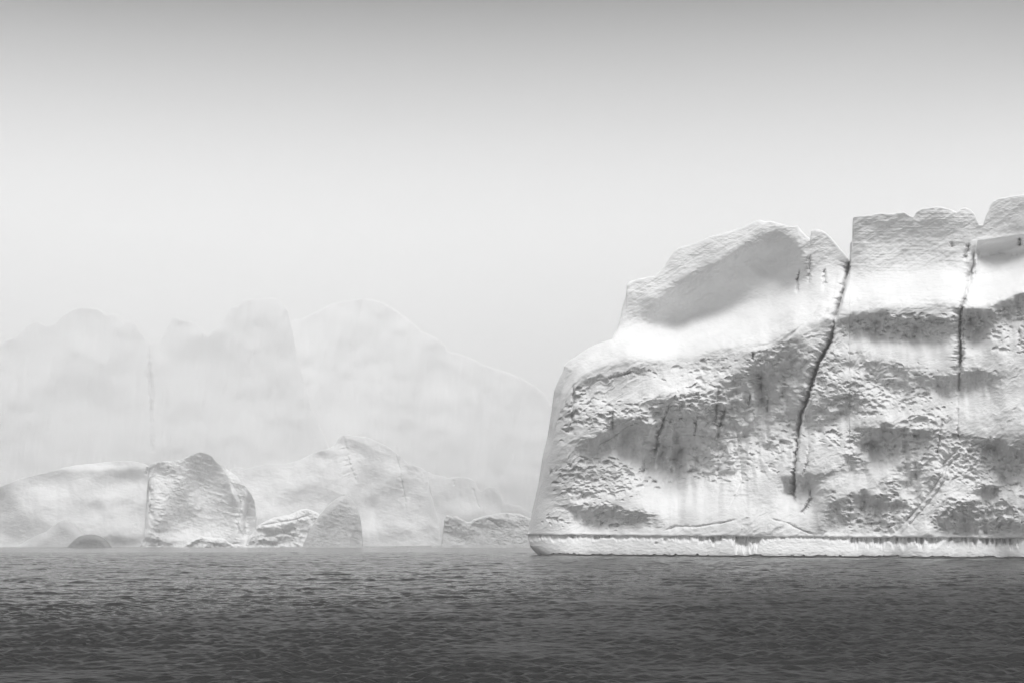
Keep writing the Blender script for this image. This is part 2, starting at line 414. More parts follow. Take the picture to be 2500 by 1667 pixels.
    darks = [(1700, 1075, 210, 60, -6, .28), (1905, 930, 34, 90, 22, .35), (2195, 795, 130, 30, 4, .95), (2150, 780, 60, 16, 0, .5), (2380, 785, 34, 30, 0, 1.0), (2475, 745, 50, 30, -15, .7), (2410, 775, 50, 10, 8, .6),
        (1560, 1062, 66, 40, 12, .95), (1640, 1055, 48, 70, 8, 1.0), (1610, 1120, 60, 60, 0, .5), (1500, 1060, 55, 30, -20, .55), (1455, 1085, 45, 28, 0, .45),
        (1790, 1015, 110, 45, -12, .75), (1700, 1095, 90, 50, 10, .85), (1850, 1080, 90, 55, 0, .45), (1770, 1150, 100, 40, 0, .45), (1650, 1175, 60, 20, 0, .4),
        (1500, 1258, 80, 22, 3, .95), (1430, 1240, 60, 16, 4, .6), (1440, 1150, 90, 22, -4, .35), (1390, 1200, 60, 20, 0, .3),
        (1850, 905, 80, 45, -40, .55), (1865, 935, 22, 45, 0, .7), (1800, 930, 60, 22, -10, .45), (1930, 890, 30, 70, 20, .45), (1925, 1000, 50, 60, 0, .5), (1700, 980, 120, 28, -5, .4),
        (1990, 1012, 70, 22, 2, .75), (2060, 985, 60, 26, 8, .5), (2140, 895, 90, 18, 5, .45), (2175, 930, 60, 18, 20, .45), (2230, 925, 40, 18, -10, .45), (2320, 938, 50, 24, 0, .75), (2390, 922, 45, 22, 8, .85),
        (2130, 1075, 40, 24, 0, .75), (2200, 1055, 90, 20, 4, .75), (2090, 1130, 36, 24, 20, .7), (2180, 1090, 70, 30, 0, .5), (2230, 1150, 40, 32, 0, .7), (2190, 1185, 50, 22, 0, .5),
        (1955, 1180, 44, 24, 0, .9), (1985, 1165, 60, 14, -8, .5), (2140, 1222, 46, 18, 4, .95), (2175, 1232, 50, 12, 5, .7), (2070, 1250, 60, 40, -25, .55), (2150, 1275, 60, 28, 0, .6),
        (2425, 1087, 46, 16, 12, 1.1), (2475, 1120, 45, 36, 0, .9), (2400, 1150, 80, 46, 25, .35), (2420, 1196, 36, 10, -4, 1.5), (2380, 1255, 90, 40, 0, .65), (2440, 1290, 80, 22, 0, .85), (2320, 1280, 40, 26, 0, .4),
        (1470, 925, 50, 12, -12, .5), (1580, 900, 40, 14, -10, .35), (1740, 880, 60, 18, -15, .35)]
    W = 7 * fbm(PX / 26.0, PY / 26.0, 50, 4); W2 = 7 * fbm(PX / 26.0, PY / 26.0, 60, 4)
    WS = fbm(PX / 13.0, PY / 8.0, 66, 4) * 1.6
    for (cx, c2, rx, ry, an, am) in darks:
        S -= am * 1.75 * (1 + .6 * WS) * lip(PX + 1.8 * W, PY + 1.8 * W2, cx, c2, rx * 1.05, ry, an)
    lights = [(1560, 960, 90, 26, -4, .35), (1700, 1250, 170, 36, 4, .5), (1870, 1270, 130, 34, 0, .6), (1560, 1296, 260, 12, 0, .4), (2440, 1010, 90, 60, -20, .55),
        (2110, 1030, 110, 14, 4, .5), (1480, 990, 60, 30, 0, .25), (2070, 910, 60, 26, 0, .45), (2230, 850, 200, 14, 3, .45), (2040, 1110, 80, 20, -10, .45), (1700, 1215, 130, 22, -6, .5),
        (1530, 1130, 40, 26, 20, .5), (2300, 1230, 80, 22, -35, .5), (2200, 1010, 70, 14, 0, .6), (1960, 1060, 80, 18, 0, .4), (1400, 1050, 30, 60, 0, .2), (2020, 1180, 70, 18, -20, .5), (2260, 1290, 70, 16, -10, .5)]
    for (cx, c2, rx, ry, an, am) in lights:
        S += am * .8 * blob(PX + W, PY + W2, cx, c2, rx, ry, an, 1.2)
    rm = .20 + .80 * sm(.5 + 1.1 * fbm(PX / 110.0, PY / 70.0, 91, 4))
    low = sm((PY - brow) / 14)                     # only the lower cliff is rough
    S += low * rm * (.20 * ridged(PX / 62.0, PY / 34.0, 21, 4) + .15 * fbm(PX / 16.0, PY / 9.0, 23, 4)) * sm((PX - 1300) / 70)
    S += (1 - low) * (.20 * fbm(PX / 60.0, PY / 14.0, 24, 4) + .09 * fbm(PX / 9.0, PY / 6.0, 28, 3))
    DK = np.zeros_like(PX)
    for (cx, c2, rx, ry, an, am) in darks: DK = np.maximum(DK, np.clip(am, 0, 1) * lip(PX + 1.8 * W, PY + 1.8 * W2, cx, c2, rx * 1.15, ry * 1.15, an))
    p = integrate(PY, S, T, 55.0)
    a_ = math.radians(33)
    U1 = PX * math.cos(a_) - PY * math.sin(a_); V1 = PX * math.sin(a_) + PY * math.cos(a_)
    flank = sm((PX - 1300) / 60)
    p += low * flank * 9.0 * rm * ridged((U1 + 3 * W) / 190.0, (V1 + 2 * W2) / 52.0, 140, 4)
    p += low * flank * (.4 + 6.5 * DK) * ridged(PX / 17.0 + W * .03, PY / 10.0, 145, 4)
    p += (1 - low) * (3.0 * fbm((U1 + 2 * W) / 90.0, V1 / 16.0, 156, 4) + 1.0 * fbm(PX / 9.0, PY / 4.5, 150, 3) + (.5 - .3 * sm((PX - 2060) / 30)) * ridged((PX + W * 2) / 60.0, (PY + PX * .18) / 13.0, 152, 3) * sm((PY - top[None]) / 25))

    # scallop fields
    tex = low * np.clip(-.05 + .85 * fbm(PX / 95.0, PY / 60.0, 91, 4), 0, 1)
    for (cx, c2, rx, ry, an, am) in [(2190, 795, 150, 36, 4, .9), (2390, 790, 60, 40, 0, .9), (1480, 1180, 140, 60, 0, .75), (1800, 960, 160, 60, -10, .55), (1600, 1010, 200, 40, 0, .55),
        (1760, 1120, 130, 60, 0, .6), (2400, 1130, 110, 70, 25, 1.0), (2380, 1260, 110, 45, 0, .8), (2200, 1080, 130, 50, 0, .6), (2120, 960, 140, 50, 10, .55), (2080, 1250, 90, 50, 0, .5),
        (1420, 1010, 90, 60, 0, .4), (2000, 900, 90, 60, 0, .4), (2480, 760, 80, 60, 0, .5), (1700, 900, 160, 30, -8, .3)]:
        tex += am * low * blob(PX, PY, cx, c2, rx, ry, an, 1.4)
    for (cx, c2, rx, ry, an, am) in [(1560, 960, 90, 24, -4, .5), (1720, 1240, 190, 40, 4, .9), (1880, 1275, 150, 36, 0, .8), (2440, 1010, 100, 60, -20, .9), (2110, 1030, 90, 14, 0, .6), (1545, 1120, 40, 30, 0, .6)]:
        tex -= am * blob(PX, PY, cx, c2, rx, ry, an, 1.4)
    tex = np.clip(tex, 0, 1) * sm((PX - 1310) / 60) * sm((notch[None] - PY) / 12)
    p -= 16 * (1 + .7 * DK) * cups(PX + .3 * W, PY + .3 * W2, 27, 101, .36 * sm(tex * 1.3 - .15)) 
    p -= 10.5 * (1 + .7 * DK) * cups(PX + .25 * W, PY + .25 * W2, 14, 111, .75 * sm(tex * 1.35 - .1))
    p -= 7.5 * (1 + .7 * DK) * cups(PX, PY, 9, 121, .70 * sm(tex * 1.2))
    p += low * tex * 1.1 * fbm(PX / 4.5, PY / 3.6, 131, 2)

    # fractures
    main = [(2076, 632), (2066, 680), (2060, 706), (2052, 735), (2046, 757), (2037, 785), (2034, 805), (2031, 828), (2014, 862), (2001, 886), (1991, 912), (1980, 950), (1969, 985), (1958, 1015), (1950, 1060), (1946, 1105), (1941, 1150), (1940, 1190), (1943, 1228)]
    p = crack(p, PX, PY, main, 34, 12, 2.2, .05, 5.0)
    p = crack(p, PX, PY, main[7:14], 60, 5.0, 2.4, .15, 4.5)
    p = crack(p, PX, PY, main[6:], 50, 6.5, 1.3, .06, 5.5, 15)
    p = crack(p, PX, PY, main[:6], 34, 20, 3.0, .1)
    p = crack(p, PX, PY, main[:9], 44, 4.5, 1.8, .04, 2.5, 35)
    second = [(2378, 590), (2377, 640), (2370, 665), (2364, 700), (2360, 715), (2350, 745), (2346, 775), (2343, 812), (2346, 850), (2345, 880), (2342, 920), (2341, 965)]
    p = crack(p, PX, PY, second, 34, 5.0, 3.2, .12)
    p = crack(p, PX, PY, second[4:], 40, 5.0, 1.8, .1, 3.5, 25)
    p = crack(p, PX, PY, [(2352, 750), (2350, 800), (2352, 850), (2348, 900)], 22, 3, 3, .2)
    p = crack(p, PX, PY, [(2367, 590), (2362, 615), (2356, 640)], 18, 4, 2, .3)
    p = crack(p, PX, PY, [(2360, 655), (2366, 690), (2378, 675), (2379, 650)], 8, 2, 2, .2)
    third = [(2345, 1085), (2328, 1108), (2304, 1130), (2298, 1160), (2280, 1190), (2262, 1215), (2240, 1240), (2210, 1275), (2180, 1308)]
    p = crack(p, PX, PY, third, 22, 6, 3, .1)
    p = crack(p, PX, PY, [(x + 11, y + 6) for x, y in third], 14, 3, 4, .1)
    for pts, dp, a, b in [([(1638, 975), (1627, 1010), (1617, 1036), (1605, 1065), (1602, 1095), (1597, 1130)], 22, 4, 2.5), ([(1773, 990), (1764, 1020), (1757, 1043), (1751, 1074)], 20, 4, 2.5),
        ([(1756, 940), (1751, 990), (1747, 1035)], 12, 3, 2), ([(1698, 1020), (1698, 1045), (1697, 1066)], 15, 2.5, 2), ([(1496, 1000), (1497, 1030), (1496, 1058)], 13, 6, 1.6),
        ([(1706, 955), (1704, 985)], 12, 7, 1.6), ([(1574, 1118), (1571, 1160)], 10, 2.5, 2), ([(1860, 905), (1857, 955)], 20, 6, 3), ([(1831, 960), (1828, 1000)], 14, 2.5, 2),
        ([(1840, 858), (1838, 880)], 14, 3, 2), ([(1877, 965), (1873, 1010)], 12, 2, 2), ([(1950, 1110), (1940, 1160), (1938, 1220)], 5, 3, 3), ([(1978, 1185), (1980, 1216), (1966, 1240), (1950, 1255)], 10, 2, 3),
        ([(1975, 1080), (1970, 1130), (1958, 1170)], 7, 2, 2), ([(1955, 655), (1948, 680), (1945, 720)], 16, 2.2, 1.6), ([(1977, 620), (1978, 660), (1972, 700)], 14, 5, 2), ([(2012, 655), (2014, 690), (2010, 700)], 14, 3, 2),
        ([(2323, 590), (2326, 606)], 7, 3, 2), ([(2385, 610), (2388, 624)], 7, 2, 2), ([(2490, 578), (2490, 602)], 22, 2.5, 2.5), ([(2385, 630), (2400, 628), (2440, 621), (2460, 620)], 6, 2, 2.5), ([(2341, 965), (2337, 1000), (2338, 1050), (2345, 1085)], 6, 1.5, 1.8), ([(2465, 625), (2500, 620)], 5, 2, 2),
        ([(2236, 1125), (2237, 1175)], 10, 4, 2), ([(2300, 1020), (2295, 1070), (2285, 1120)], 7, 1.6, 1.6), ([(2488, 800), (2490, 850)], 10, 2, 2), ([(1785, 1000), (1800, 1060), (1806, 1120), (1813, 1170), (1800, 1200), (1775, 1250)], 5, 1.4, 1.4),
        ([(1615, 1298), (1650, 1284), (1700, 1285), (1760, 1276), (1810, 1265)], 6, 1.5, 1.8), ([(1880, 1265), (1920, 1275), (1960, 1295), (1990, 1305)], 5, 1.5, 1.5), ([(1398, 930), (1400, 975), (1396, 1030), (1388, 1056)], 9, 1.8, 1.8),
        ([(1455, 1090), (1500, 1065), (1530, 1040), (1560, 1030)], 7, 2, 2), ([(1640, 1062), (1700, 1062), (1760, 1072), (1810, 1066), (1850, 1063)], 6, 1.6, 1.6), ([(1480, 925), (1520, 915), (1550, 905)], 8, 2, 2)]:
        p = crack(p, PX, PY, pts, dp * 1.8, a * 1.25, b * 1.25, .2, 1.8, int(pts[0][0]))
    # snow chute gullies running down from the gap between dome and tower
    for pts, dp in [([(2020, 660), (2010, 720), (1985, 770), (1940, 810), (1910, 840)], 9), ([(2045, 650), (2035, 720), (2010, 770), (1985, 790)], 7)]:
        p = crack(p, PX, PY, pts, dp, 12, 5, .2)

    # rounding toward the crest and the left flank
    dist, _, _ = seg_dist(PX, PY, outline[:-1])
    R = np.interp(PX, [1288, 1380, 1430, 1480, 1560, 1950, 2070, 2085, 2390, 2410, 2500], [70, 60, 18, 8, 5, 5, 5, 2.5, 4, 4, 5])
    q = 1 - np.clip(dist / R, 0, 1)
    p -= R * .9 * (1 - np.sqrt(np.clip(1 - q * q, 0, 1)))
    # strata on the tower face
    st = sm((PX - 2082) / 6) * sm((2370 - PX) / 20) * (1 - low)
    p += st * (.7 * fbm(PX / 150.0, PY / 13.0 + .35 * W / 7, 201, 3) + .5 * vnoise(PX / 60.0, PY / 3.4 + W * .1, 202))
    p += st * 1.2 * sm((545 + 4 * vnoise(PX / 12.0, PX * 0, 207) - PY) / 4)

    # ---- wave-cut foot
    rows = np.arange(PY.shape[0])[:, None]
    isf = rows >= nup
    pn = p[nup - 1][None]
    tf = (PY - notch[None]) / (yb - notch)[None]
    # cliff base is brought to an even line above the notch
    under = (1 - sm((notch[None] - PY) / 7))
    Tn = smooth1(cols, cols, p[nup - 1], 9)[None]
    p = np.where(isf, 0, p * (1 - under) + Tn * under)
    # hanging melt bites under the lip
    bite = np.clip(.30 + .9 * fbm(PX / 70.0, PX * 0 + 3, 43, 3), .28, 1)
    for a, b, v in [(1780, 1865, .9), (1690, 1780, .6), (1880, 2010, -.6), (2060, 2500, .5)]:
        bite = np.clip(bite + v * sm((PX - a) / 25) * sm((b - PX) / 25), .2, 1.3)
    tooth = .35 + .65 * np.abs(vnoise(PX / 10.0, PX * 0 + tf * .8, 44)) + .3 * vnoise(PX / 3.5, tf * 2, 45)
    hang = .09 + .42 * bite * np.clip(.55 + 1.1 * fbm(PX / 13.0, PX * 0 + 9, 46, 4), .1, 1.3)
    hollow = (1.5 + bite * 20.0) * tooth * sm(tf / .05) * (1 - sm((tf - hang * .5) / (hang + .05)))
    footp = Tn + 14.0 * sm(tf * 1.1) + 4.0 * tf - hollow * 1.2 + .7 * fbm(PX / 30.0, PY / 14.0, 47, 4) + .8 * fbm(PX / 8.0, PY / 5.0, 48, 3)
    for cx, c2, r, dp in [(1396, 1305, 7, 9), (1423, 1309, 3, 5), (1459, 1309, 8, 8), (1602, 1325, 3.5, 8), (1624, 1318, 4.5, 8), (1488, 1307, 4, 6)]:
        footp -= dp * np.exp(-(((PX - cx) / r) ** 2 + ((PY - c2) / r) ** 2) ** 1.5)
    # dark tide undercut, ragged
    tide = .955 - .11 * np.clip(ridged(PX / 26.0, PX * 0 + 5, 51, 4), 0, 1)
    footp -= 9 * sm((tf - tide) / .02)
    # slanting fractured corner at the left end
    cut = (PY - 1346) + (1322 - PX) * .5
    footp -= np.clip(cut, 0, 60) * sm((1352 - PX) / 22) * .9
    p = np.where(isf, footp, p)
    # the prow leans out over the water at the left end
    sh = np.exp(-(PX - 1288.6) / 26.0) * (np.clip((PY - 1331) / 26, 0, 1) ** 1.3 * 24 + 5 * sm((PY - 1312) / 20))
    PXw = PX + sh
    Y0 = CAMH * F / (np.interp(PX, *poly(base)) - HY)
    Wd = to_world(PXw, PY, Y0, p)
    # keep the underwater edge below the surface
    skirt = Wd[-1:].copy(); skirt[..., 2] = -1.0; skirt[..., 1] += .4
    Wd[-1, :, 2] = np.minimum(Wd[-1, :, 2], -.05) if False else Wd[-1, :, 2]
    Wd = np.concatenate([Wd, skirt], 0)
    full, nb = close_back(Wd, 95.0, 7, 26, 5.0)
    nr, nc = full.shape[:2]
    V = full.reshape(-1, 3)
    Fa = grid_faces(nr, nc)
    N = vnormals(V, Fa.reshape(-1, 4))
    # regions
    cxm = .5 * (PX[:-1, :-1] + PX[1:, 1:]); cym = .5 * (PY[:-1, :-1] + PY[1:, 1:])
    reg = np.zeros((nr - 1, nc - 1), int)
    fr = reg[nb:nb + PX.shape[0] - 1]
    mcx = np.interp(cym, [m[1] for m in main], [m[0] for m in main])
    scx = np.interp(cym, [549, 590] + [m[1] for m in second[1:]], [2396, 2378] + [m[0] for m in second[1:]])
    bw_ = brow[:-1, :-1]
    up = cym < bw_
    fr[:] = 0
    fr[up & (cxm < mcx)] = 1; fr[up & (cxm >= mcx) & (cxm < scx)] = 2; fr[up & (cxm >= scx)] = 3
    topc = reg[nb].copy(); reg[:nb] = topc[None]
    reg[nb + nup - 1:] = 4
    loc = Wd[-2, 480].copy(); loc[2] = 0
    e = empty('iceberg', loc.tolist())
    tag(e, 'huge sharp white iceberg on the right with a long crack and a pale waterline shelf', 'iceberg', 'icebergs standing in the water')
    Vl = V - loc
    for k, nm, lb in [(0, 'cliff_face', 'pitted lower cliff with dark hollows'), (1, 'domed_summit', 'rounded summit with shaded facet and snow slope below'),
                  (2, 'tower_block', 'square layered block between the two cracks'), (3, 'corner_block', 'highest block with a dark ledge at the frame edge'), (4, 'waterline_shelf', 'smooth pale shelf along the water with dark hanging bites')]:
        fs = Fa[reg == k]
        if len(fs):
            o = make_mesh(nm, Vl, fs, ICE, e, N); o['label'] = lb
build_near()

# ------------------------------------------------------------------ distant icebergs
def berg(name, label, outline, yw, dist, mat, darks=(), lights=(), cracks=(), res=1.6, R=14, lean=.15, rough=.16, tex=.0, thick=60, seed=1,
         lump=6, L=40, brow=None, ledge=0, vert=0.0, seam=None, seam_names=None, group='icebergs standing in the water', lab2=None, grain=0.0):
    ox, oy = poly(outline)
    h = max(yw - oy.min(), 10)
    nu = int((ox[-1] - ox[0]) / res) + 8; nv = int(h / res) + 8
    PX, PY, top, yb = build_grid(outline, [(ox[0] - 1, yw), (ox[-1] + 1, yw)], nu, nv)
    W = 6 * fbm(PX / 24.0, PY / 24.0, seed + 50, 4); W2 = 6 * fbm(PX / 24.0, PY / 24.0, seed + 60, 4)
    T = lean * (PY - yw) + lump * fbm(PX / 120.0, PY / 100.0, seed, 3)
    if brow is not None:
        b = np.interp(PX, *poly(brow)) + 3 * fbm(PX / 18.0, PX * 0, seed + 2, 3)
        T = T - ledge * sm((b - PY) / 40)
    if vert: T = T + vert * fbm((PX + PY * .12) / 52.0, PY / 260.0, seed + 4, 4)
    S = .06 + rough * .7 * fbm(PX / 26.0, PY / 16.0, seed + 6, 5) + rough * 1.1 * fbm(PX / 7.0, PY / 5.0, seed + 9, 4)
    for (cx, c2, rx, ry, an, am) in darks: S = S - am * blob(PX + W, PY + W2, cx, c2, rx, ry, an, 1.5)
    for (cx, c2, rx, ry, an, am) in lights: S = S + am * blob(PX + W, PY + W2, cx, c2, rx, ry, an, 1.3)
    p = integrate(PY, S, T, L)
    if tex:
        p -= 8 * cups(PX, PY, 12, seed + 70, .5 * tex); p -= 4 * cups(PX, PY, 6, seed + 75, .7 * tex)
    for c in cracks:
        p = crack(p, PX, PY, c[0], c[1], c[2], c[3], .15, c[4] if len(c) > 4 else 1.5, seed + 80)
    dd, _, _ = seg_dist(PX, PY, outline)
    q = 1 - np.clip(dd / R, 0, 1)
    if R > 2: p -= R * .9 * (1 - np.sqrt(np.clip(1 - q * q, 0, 1)))
    if grain: p += grain * ridged((PX + .5 * PY) / 20.0, (PY - .3 * PX) / 13.0, seed + 33, 5)
    Wd = to_world(PX, PY, np.full(PX.shape, dist), p)
    skirt = Wd[-1:].copy(); skirt[..., 2] = -1.0
    Wd = np.concatenate([Wd, skirt], 0)
    full, nb = close_back(Wd, thick, seed, 10)
    nr, nc = full.shape[:2]
    V = full.reshape(-1, 3); Fa = grid_faces(nr, nc)
    loc = Wd[-2, nc // 2].copy(); loc[2] = 0
    Vl = V - loc
    if not seam:
        o = make_mesh(name, Vl, Fa.reshape(-1, 4), mat, None, vnormals(V, Fa.reshape(-1, 4))); o.location = loc.tolist()
        return tag(o, label, 'iceberg', group)
    N = vnormals(V, Fa.reshape(-1, 4))
    e = empty(name, loc.tolist()); tag(e, label, 'iceberg', group)
    sx = np.interp(PY[:-1, :-1], [s[1] for s in seam], [s[0] for s in seam])
    reg = np.zeros((nr - 1, nc - 1), int)
    reg[nb:nb + PX.shape[0] - 1] = (PX[:-1, :-1] > sx)
    reg[nb + PX.shape[0] - 1:] = reg[nb + PX.shape[0] - 2]
    reg[:nb] = reg[nb]
    for k, nm in enumerate(seam_names): 
        if (reg == k).any(): make_mesh(nm, Vl, Fa[reg == k], mat, e, N)
    return e

# --- the towering fog-hidden wall, in its separate masses
berg('iceberg', 'towering pale iceberg wall fading into fog at far left, split by a thin vertical crack',
     [(-420, 1300), (-300, 1000), (-160, 900), (-60, 860), (0, 842), (14, 830), (29, 826), (43, 822), (52, 808), (62, 799), (80, 788), (91, 784), (110, 794), (134, 790), (148, 776), (163, 765), (182, 754), (201, 750), (222, 751), (239, 754), (252, 762), (261, 770), (272, 766),
      (284, 767), (294, 776), (302, 787), (312, 783), (325, 785), (345, 813), (359, 831), (366, 836), (380, 834), (392, 832), (407, 804), (415, 788), (421, 776), (430, 774), (442, 780), (455, 782), (470, 787), (480, 790), (493, 804), (507, 820), (519, 809), (531, 799), (550, 775), (557, 763), (565, 751), (581, 746), (591, 731), (620, 729), (672, 727), (682, 733), (691, 746), (703, 762), (712, 800), (726, 870), (742, 940), (768, 1010), (800, 1080), (840, 1200)],
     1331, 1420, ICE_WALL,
     darks=[(260, 900, 90, 130, 5, .35), (560, 860, 70, 150, -4, .35), (70, 830, 60, 60, 0, .3), (150, 900, 40, 150, 0, .25), (640, 900, 60, 200, -8, .3), (440, 1010, 40, 80, -35, .4), (20, 1010, 80, 60, -20, .25)],
     lights=[(200, 1060, 200, 60, 0, .5), (560, 1060, 120, 60, 0, .45), (40, 960, 60, 40, 0, .3), (420, 920, 40, 120, -25, .3)],
     cracks=[([(363, 836), (368, 930), (370, 1020), (372, 1110)], 26, 2.5, 3.5, .5), ([(147, 950), (148, 985)], 5, 2, 2)],
     res=1.9, R=6, lean=.26, rough=.03, thick=160, seed=301, lump=26, L=80, vert=20,
     seam=[(365, 836), (368, 930), (370, 1020), (372, 1110), (373, 1331)], seam_names=['left_wall', 'peaked_wall'][0:2])
berg('iceberg', 'faint rounded mountain of ice behind the humped iceberg, nearly lost in fog',
     [(640, 1200), (680, 850), (700, 800), (715, 779), (739, 778), (765, 765), (791, 752), (815, 740), (839, 735), (887, 728), (910, 731), (935, 739), (965, 756), (992, 775), (1010, 790), (1030, 809), (1050, 817), (1069, 826), (1085, 842), (1093, 857), (1120, 862), (1140, 869), (1160, 878), (1174, 888),
      (1212, 900), (1240, 908), (1269, 921), (1308, 943), (1330, 962), (1345, 985), (1400, 1080), (1460, 1180), (1520, 1320)],
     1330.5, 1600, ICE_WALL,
     darks=[(900, 850, 120, 100, 20, .3), (960, 1000, 60, 160, -10, .3), (1080, 900, 60, 60, 30, .25), (1060, 1060, 50, 100, 0, .25), (1240, 1000, 90, 80, 20, .25)],
     lights=[(770, 960, 50, 200, -12, .35), (850, 1050, 120, 50, 0, .3), (1150, 1100, 100, 70, 20, .35), (1000, 860, 40, 120, -15, .2)],
     cracks=[([(930, 900), (930, 1010), (932, 1060)], 5, 2, 3), ([(855, 745), (858, 900), (870, 1050)], 5, 3, 5)],
     res=2.2, R=6, lean=.2, rough=.03, thick=160, seed=401, lump=28, L=80, vert=22)
# --- the low front row
berg('iceberg', 'low smooth bulging iceberg at the left edge with a bright belly',
     [(-300, 1300), (-220, 1230), (-80, 1195), (0, 1187), (20, 1180), (48, 1168), (80, 1160), (120, 1151), (160, 1140), (191, 1134), (239, 1130), (270, 1126), (306, 1124), (330, 1126), (354, 1132), (362, 1136), (367, 1176), (372, 1258), (384, 1290), (386, 1325)],
     1334.6, 905, ICE_FAR,
     darks=[(325, 1155, 50, 20, 5, .75), (290, 1170, 60, 18, 0, .4), (-10, 1250, 50, 90, 0, .65), (235, 1235, 22, 12, 0, .35), (150, 1160, 80, 20, -10, .25), (300, 1320, 60, 12, 0, .4), (60, 1300, 60, 30, 0, .35), (310, 1225, 20, 8, 0, .3)],
     lights=[(250, 1270, 130, 40, 0, .55), (200, 1200, 90, 30, 0, .35), (90, 1220, 60, 30, -20, .25), (230, 1140, 120, 9, 0, .6)],
     cracks=[([(361, 1140), (358, 1160)], 8, 3, 2)],
     res=1.3, R=1.5, rough=.10, grain=.6, thick=70, seed=501, lump=10, L=50, vert=2)
berg('iceberg', 'grey pyramid-shaped iceberg with a scarred face in the middle of the left group',
     [(340, 1334), (352, 1300), (360, 1180), (364, 1134), (380, 1128), (397, 1125), (420, 1125), (440, 1122), (450, 1118), (459, 1114), (471, 1108), (480, 1105), (488, 1103), (500, 1105), (512, 1109), (518, 1114), (524, 1122), (531, 1130), (548, 1141), (565, 1152), (580, 1163), (589, 1176), (602, 1190), (614, 1206), (622, 1224), (627, 1267), (634, 1333)],
     1334.8, 890, ICE_FAR,
     darks=[(497, 1150, 42, 44, 10, 1.3), (480, 1220, 66, 56, -30, 1.2), (440, 1275, 50, 34, -20, .9), (400, 1150, 36, 16, 0, .65), (560, 1230, 34, 60, 25, .5), (606, 1250, 14, 56, 4, 1.1), (400, 1325, 50, 12, 0, .7), (540, 1290, 60, 30, 0, .4)],
     lights=[(572, 1200, 8, 34, -22, .9), (520, 1306, 90, 16, -8, .6), (390, 1215, 18, 50, 12, .4), (565, 1160, 26, 12, 35, .5), (420, 1310, 50, 12, 0, .4)],
     cracks=[([(364, 1138), (361, 1160), (366, 1200), (367, 1245), (373, 1268)], 14, 3, 4), ([(411, 1138), (409, 1150)], 7, 2, 2), ([(560, 1170), (578, 1200), (586, 1225), (580, 1280), (595, 1318)], 9, 4, 3), ([(606, 1205), (600, 1260), (594, 1318)], 9, 2, 5), ([(384, 1310), (388, 1334)], 8, 3, 3)],
     res=1.1, R=1.5, rough=.26, grain=2.4, thick=55, seed=601, lump=7, L=34)
berg('iceberg', 'broad humped pale iceberg with hazy summit at the centre of the picture, smooth front',
     [(555, 1334), (560, 1150), (574, 1139), (600, 1144), (629, 1136), (660, 1133), (699, 1131), (720, 1126), (734, 1121), (752, 1112), (767, 1105), (785, 1099), (801, 1095), (815, 1088), (824, 1072), (834, 1062), (852, 1062), (868, 1065), (890, 1066), (906, 1071), (925, 1080), (944, 1088), (960, 1100), (978, 1114), (997, 1132), (1015, 1138), (1030, 1142), (1042, 1152), (1047, 1170), (1052, 1200), (1060, 1233), (1069, 1260), (1073, 1290), (1086, 1334)],
     1334.0, 945, ICE_FAR,
     darks=[(800, 1108, 34, 12, 8, .6), (700, 1150, 80, 18, -8, .25), (900, 1200, 40, 60, -10, .5), (870, 1090, 40, 16, 25, .4), (905, 1230, 16, 18, 0, .4), (1000, 1200, 50, 60, 0, .3), (740, 1230, 100, 30, 0, .25), (970, 1300, 90, 20, 0, .3)],
     lights=[(640, 1240, 60, 40, 0, .4), (950, 1290, 90, 24, 0, .35), (840, 1160, 40, 60, -30, .4), (960, 1150, 30, 40, -30, .3)],
     cracks=[([(838, 1062), (846, 1100), (856, 1140), (872, 1180)], 7, 6, 3), ([(965, 1105), (976, 1145), (986, 1200), (992, 1250)], 5, 3, 2), ([(1046, 1150), (1048, 1190), (1060, 1232), (1071, 1265)], 6, 3, 2)],
     res=1.2, R=1.5, rough=.11, grain=.7, thick=80, seed=701, lump=12, L=46, vert=2)
berg('iceberg', 'small faint block of ice just right of the humped iceberg, behind the grey block',
     [(1020, 1334), (1035, 1170), (1045, 1151), (1060, 1158), (1080, 1162), (1092, 1166), (1108, 1164), (1126, 1164), (1142, 1167), (1155, 1171), (1162, 1182), (1169, 1196), (1178, 1200), (1183, 1192), (1192, 1188), (1202, 1188), (1213, 1193), (1221, 1202), (1226, 1224), (1245, 1230), (1269, 1234), (1293, 1250), (1330, 1262), (1370, 1330)],
     1333.0, 1090, ICE_FAR,
     darks=[(1200, 1215, 22, 24, 0, .6), (1130, 1195, 30, 20, 20, .4), (1090, 1230, 40, 30, 0, .3), (1250, 1250, 40, 14, 10, .3)], lights=[(1150, 1240, 60, 20, 0, .4)],
     cracks=[([(1107, 1170), (1109, 1185)], 6, 2, 2), ([(1155, 1190), (1165, 1225), (1172, 1240)], 5, 3, 2)],
     res=1.4, R=1.5, rough=.16, thick=60, seed=801, lump=6, L=30)
e = berg('iceberg', 'low grey block with jagged top beside the prow of the big iceberg',
     [(1076, 1334), (1078, 1320), (1082, 1290), (1085, 1268), (1090, 1257), (1098, 1258), (1104, 1262), (1110, 1259), (1117, 1260), (1128, 1266), (1140, 1273), (1150, 1272), (1157, 1266), (1166, 1264), (1180, 1259), (1198, 1256), (1212, 1252), (1231, 1250), (1250, 1252), (1269, 1253), (1284, 1260), (1310, 1270), (1340, 1300), (1352, 1334)],
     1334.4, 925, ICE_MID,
     darks=[(1100, 1290, 30, 30, 0, .6), (1180, 1275, 60, 16, 12, .4), (1140, 1305, 50, 16, 0, .4), (1237, 1259, 5, 5, 0, 1.0)], lights=[(1220, 1262, 60, 8, 4, .6), (1120, 1262, 12, 5, 20, .5)],
     cracks=[([(1190, 1264), (1205, 1275), (1225, 1290)], 5, 2, 2)],
     res=.9, R=6, rough=.30, grain=2.2, thick=30, seed=901, lump=4, L=22)
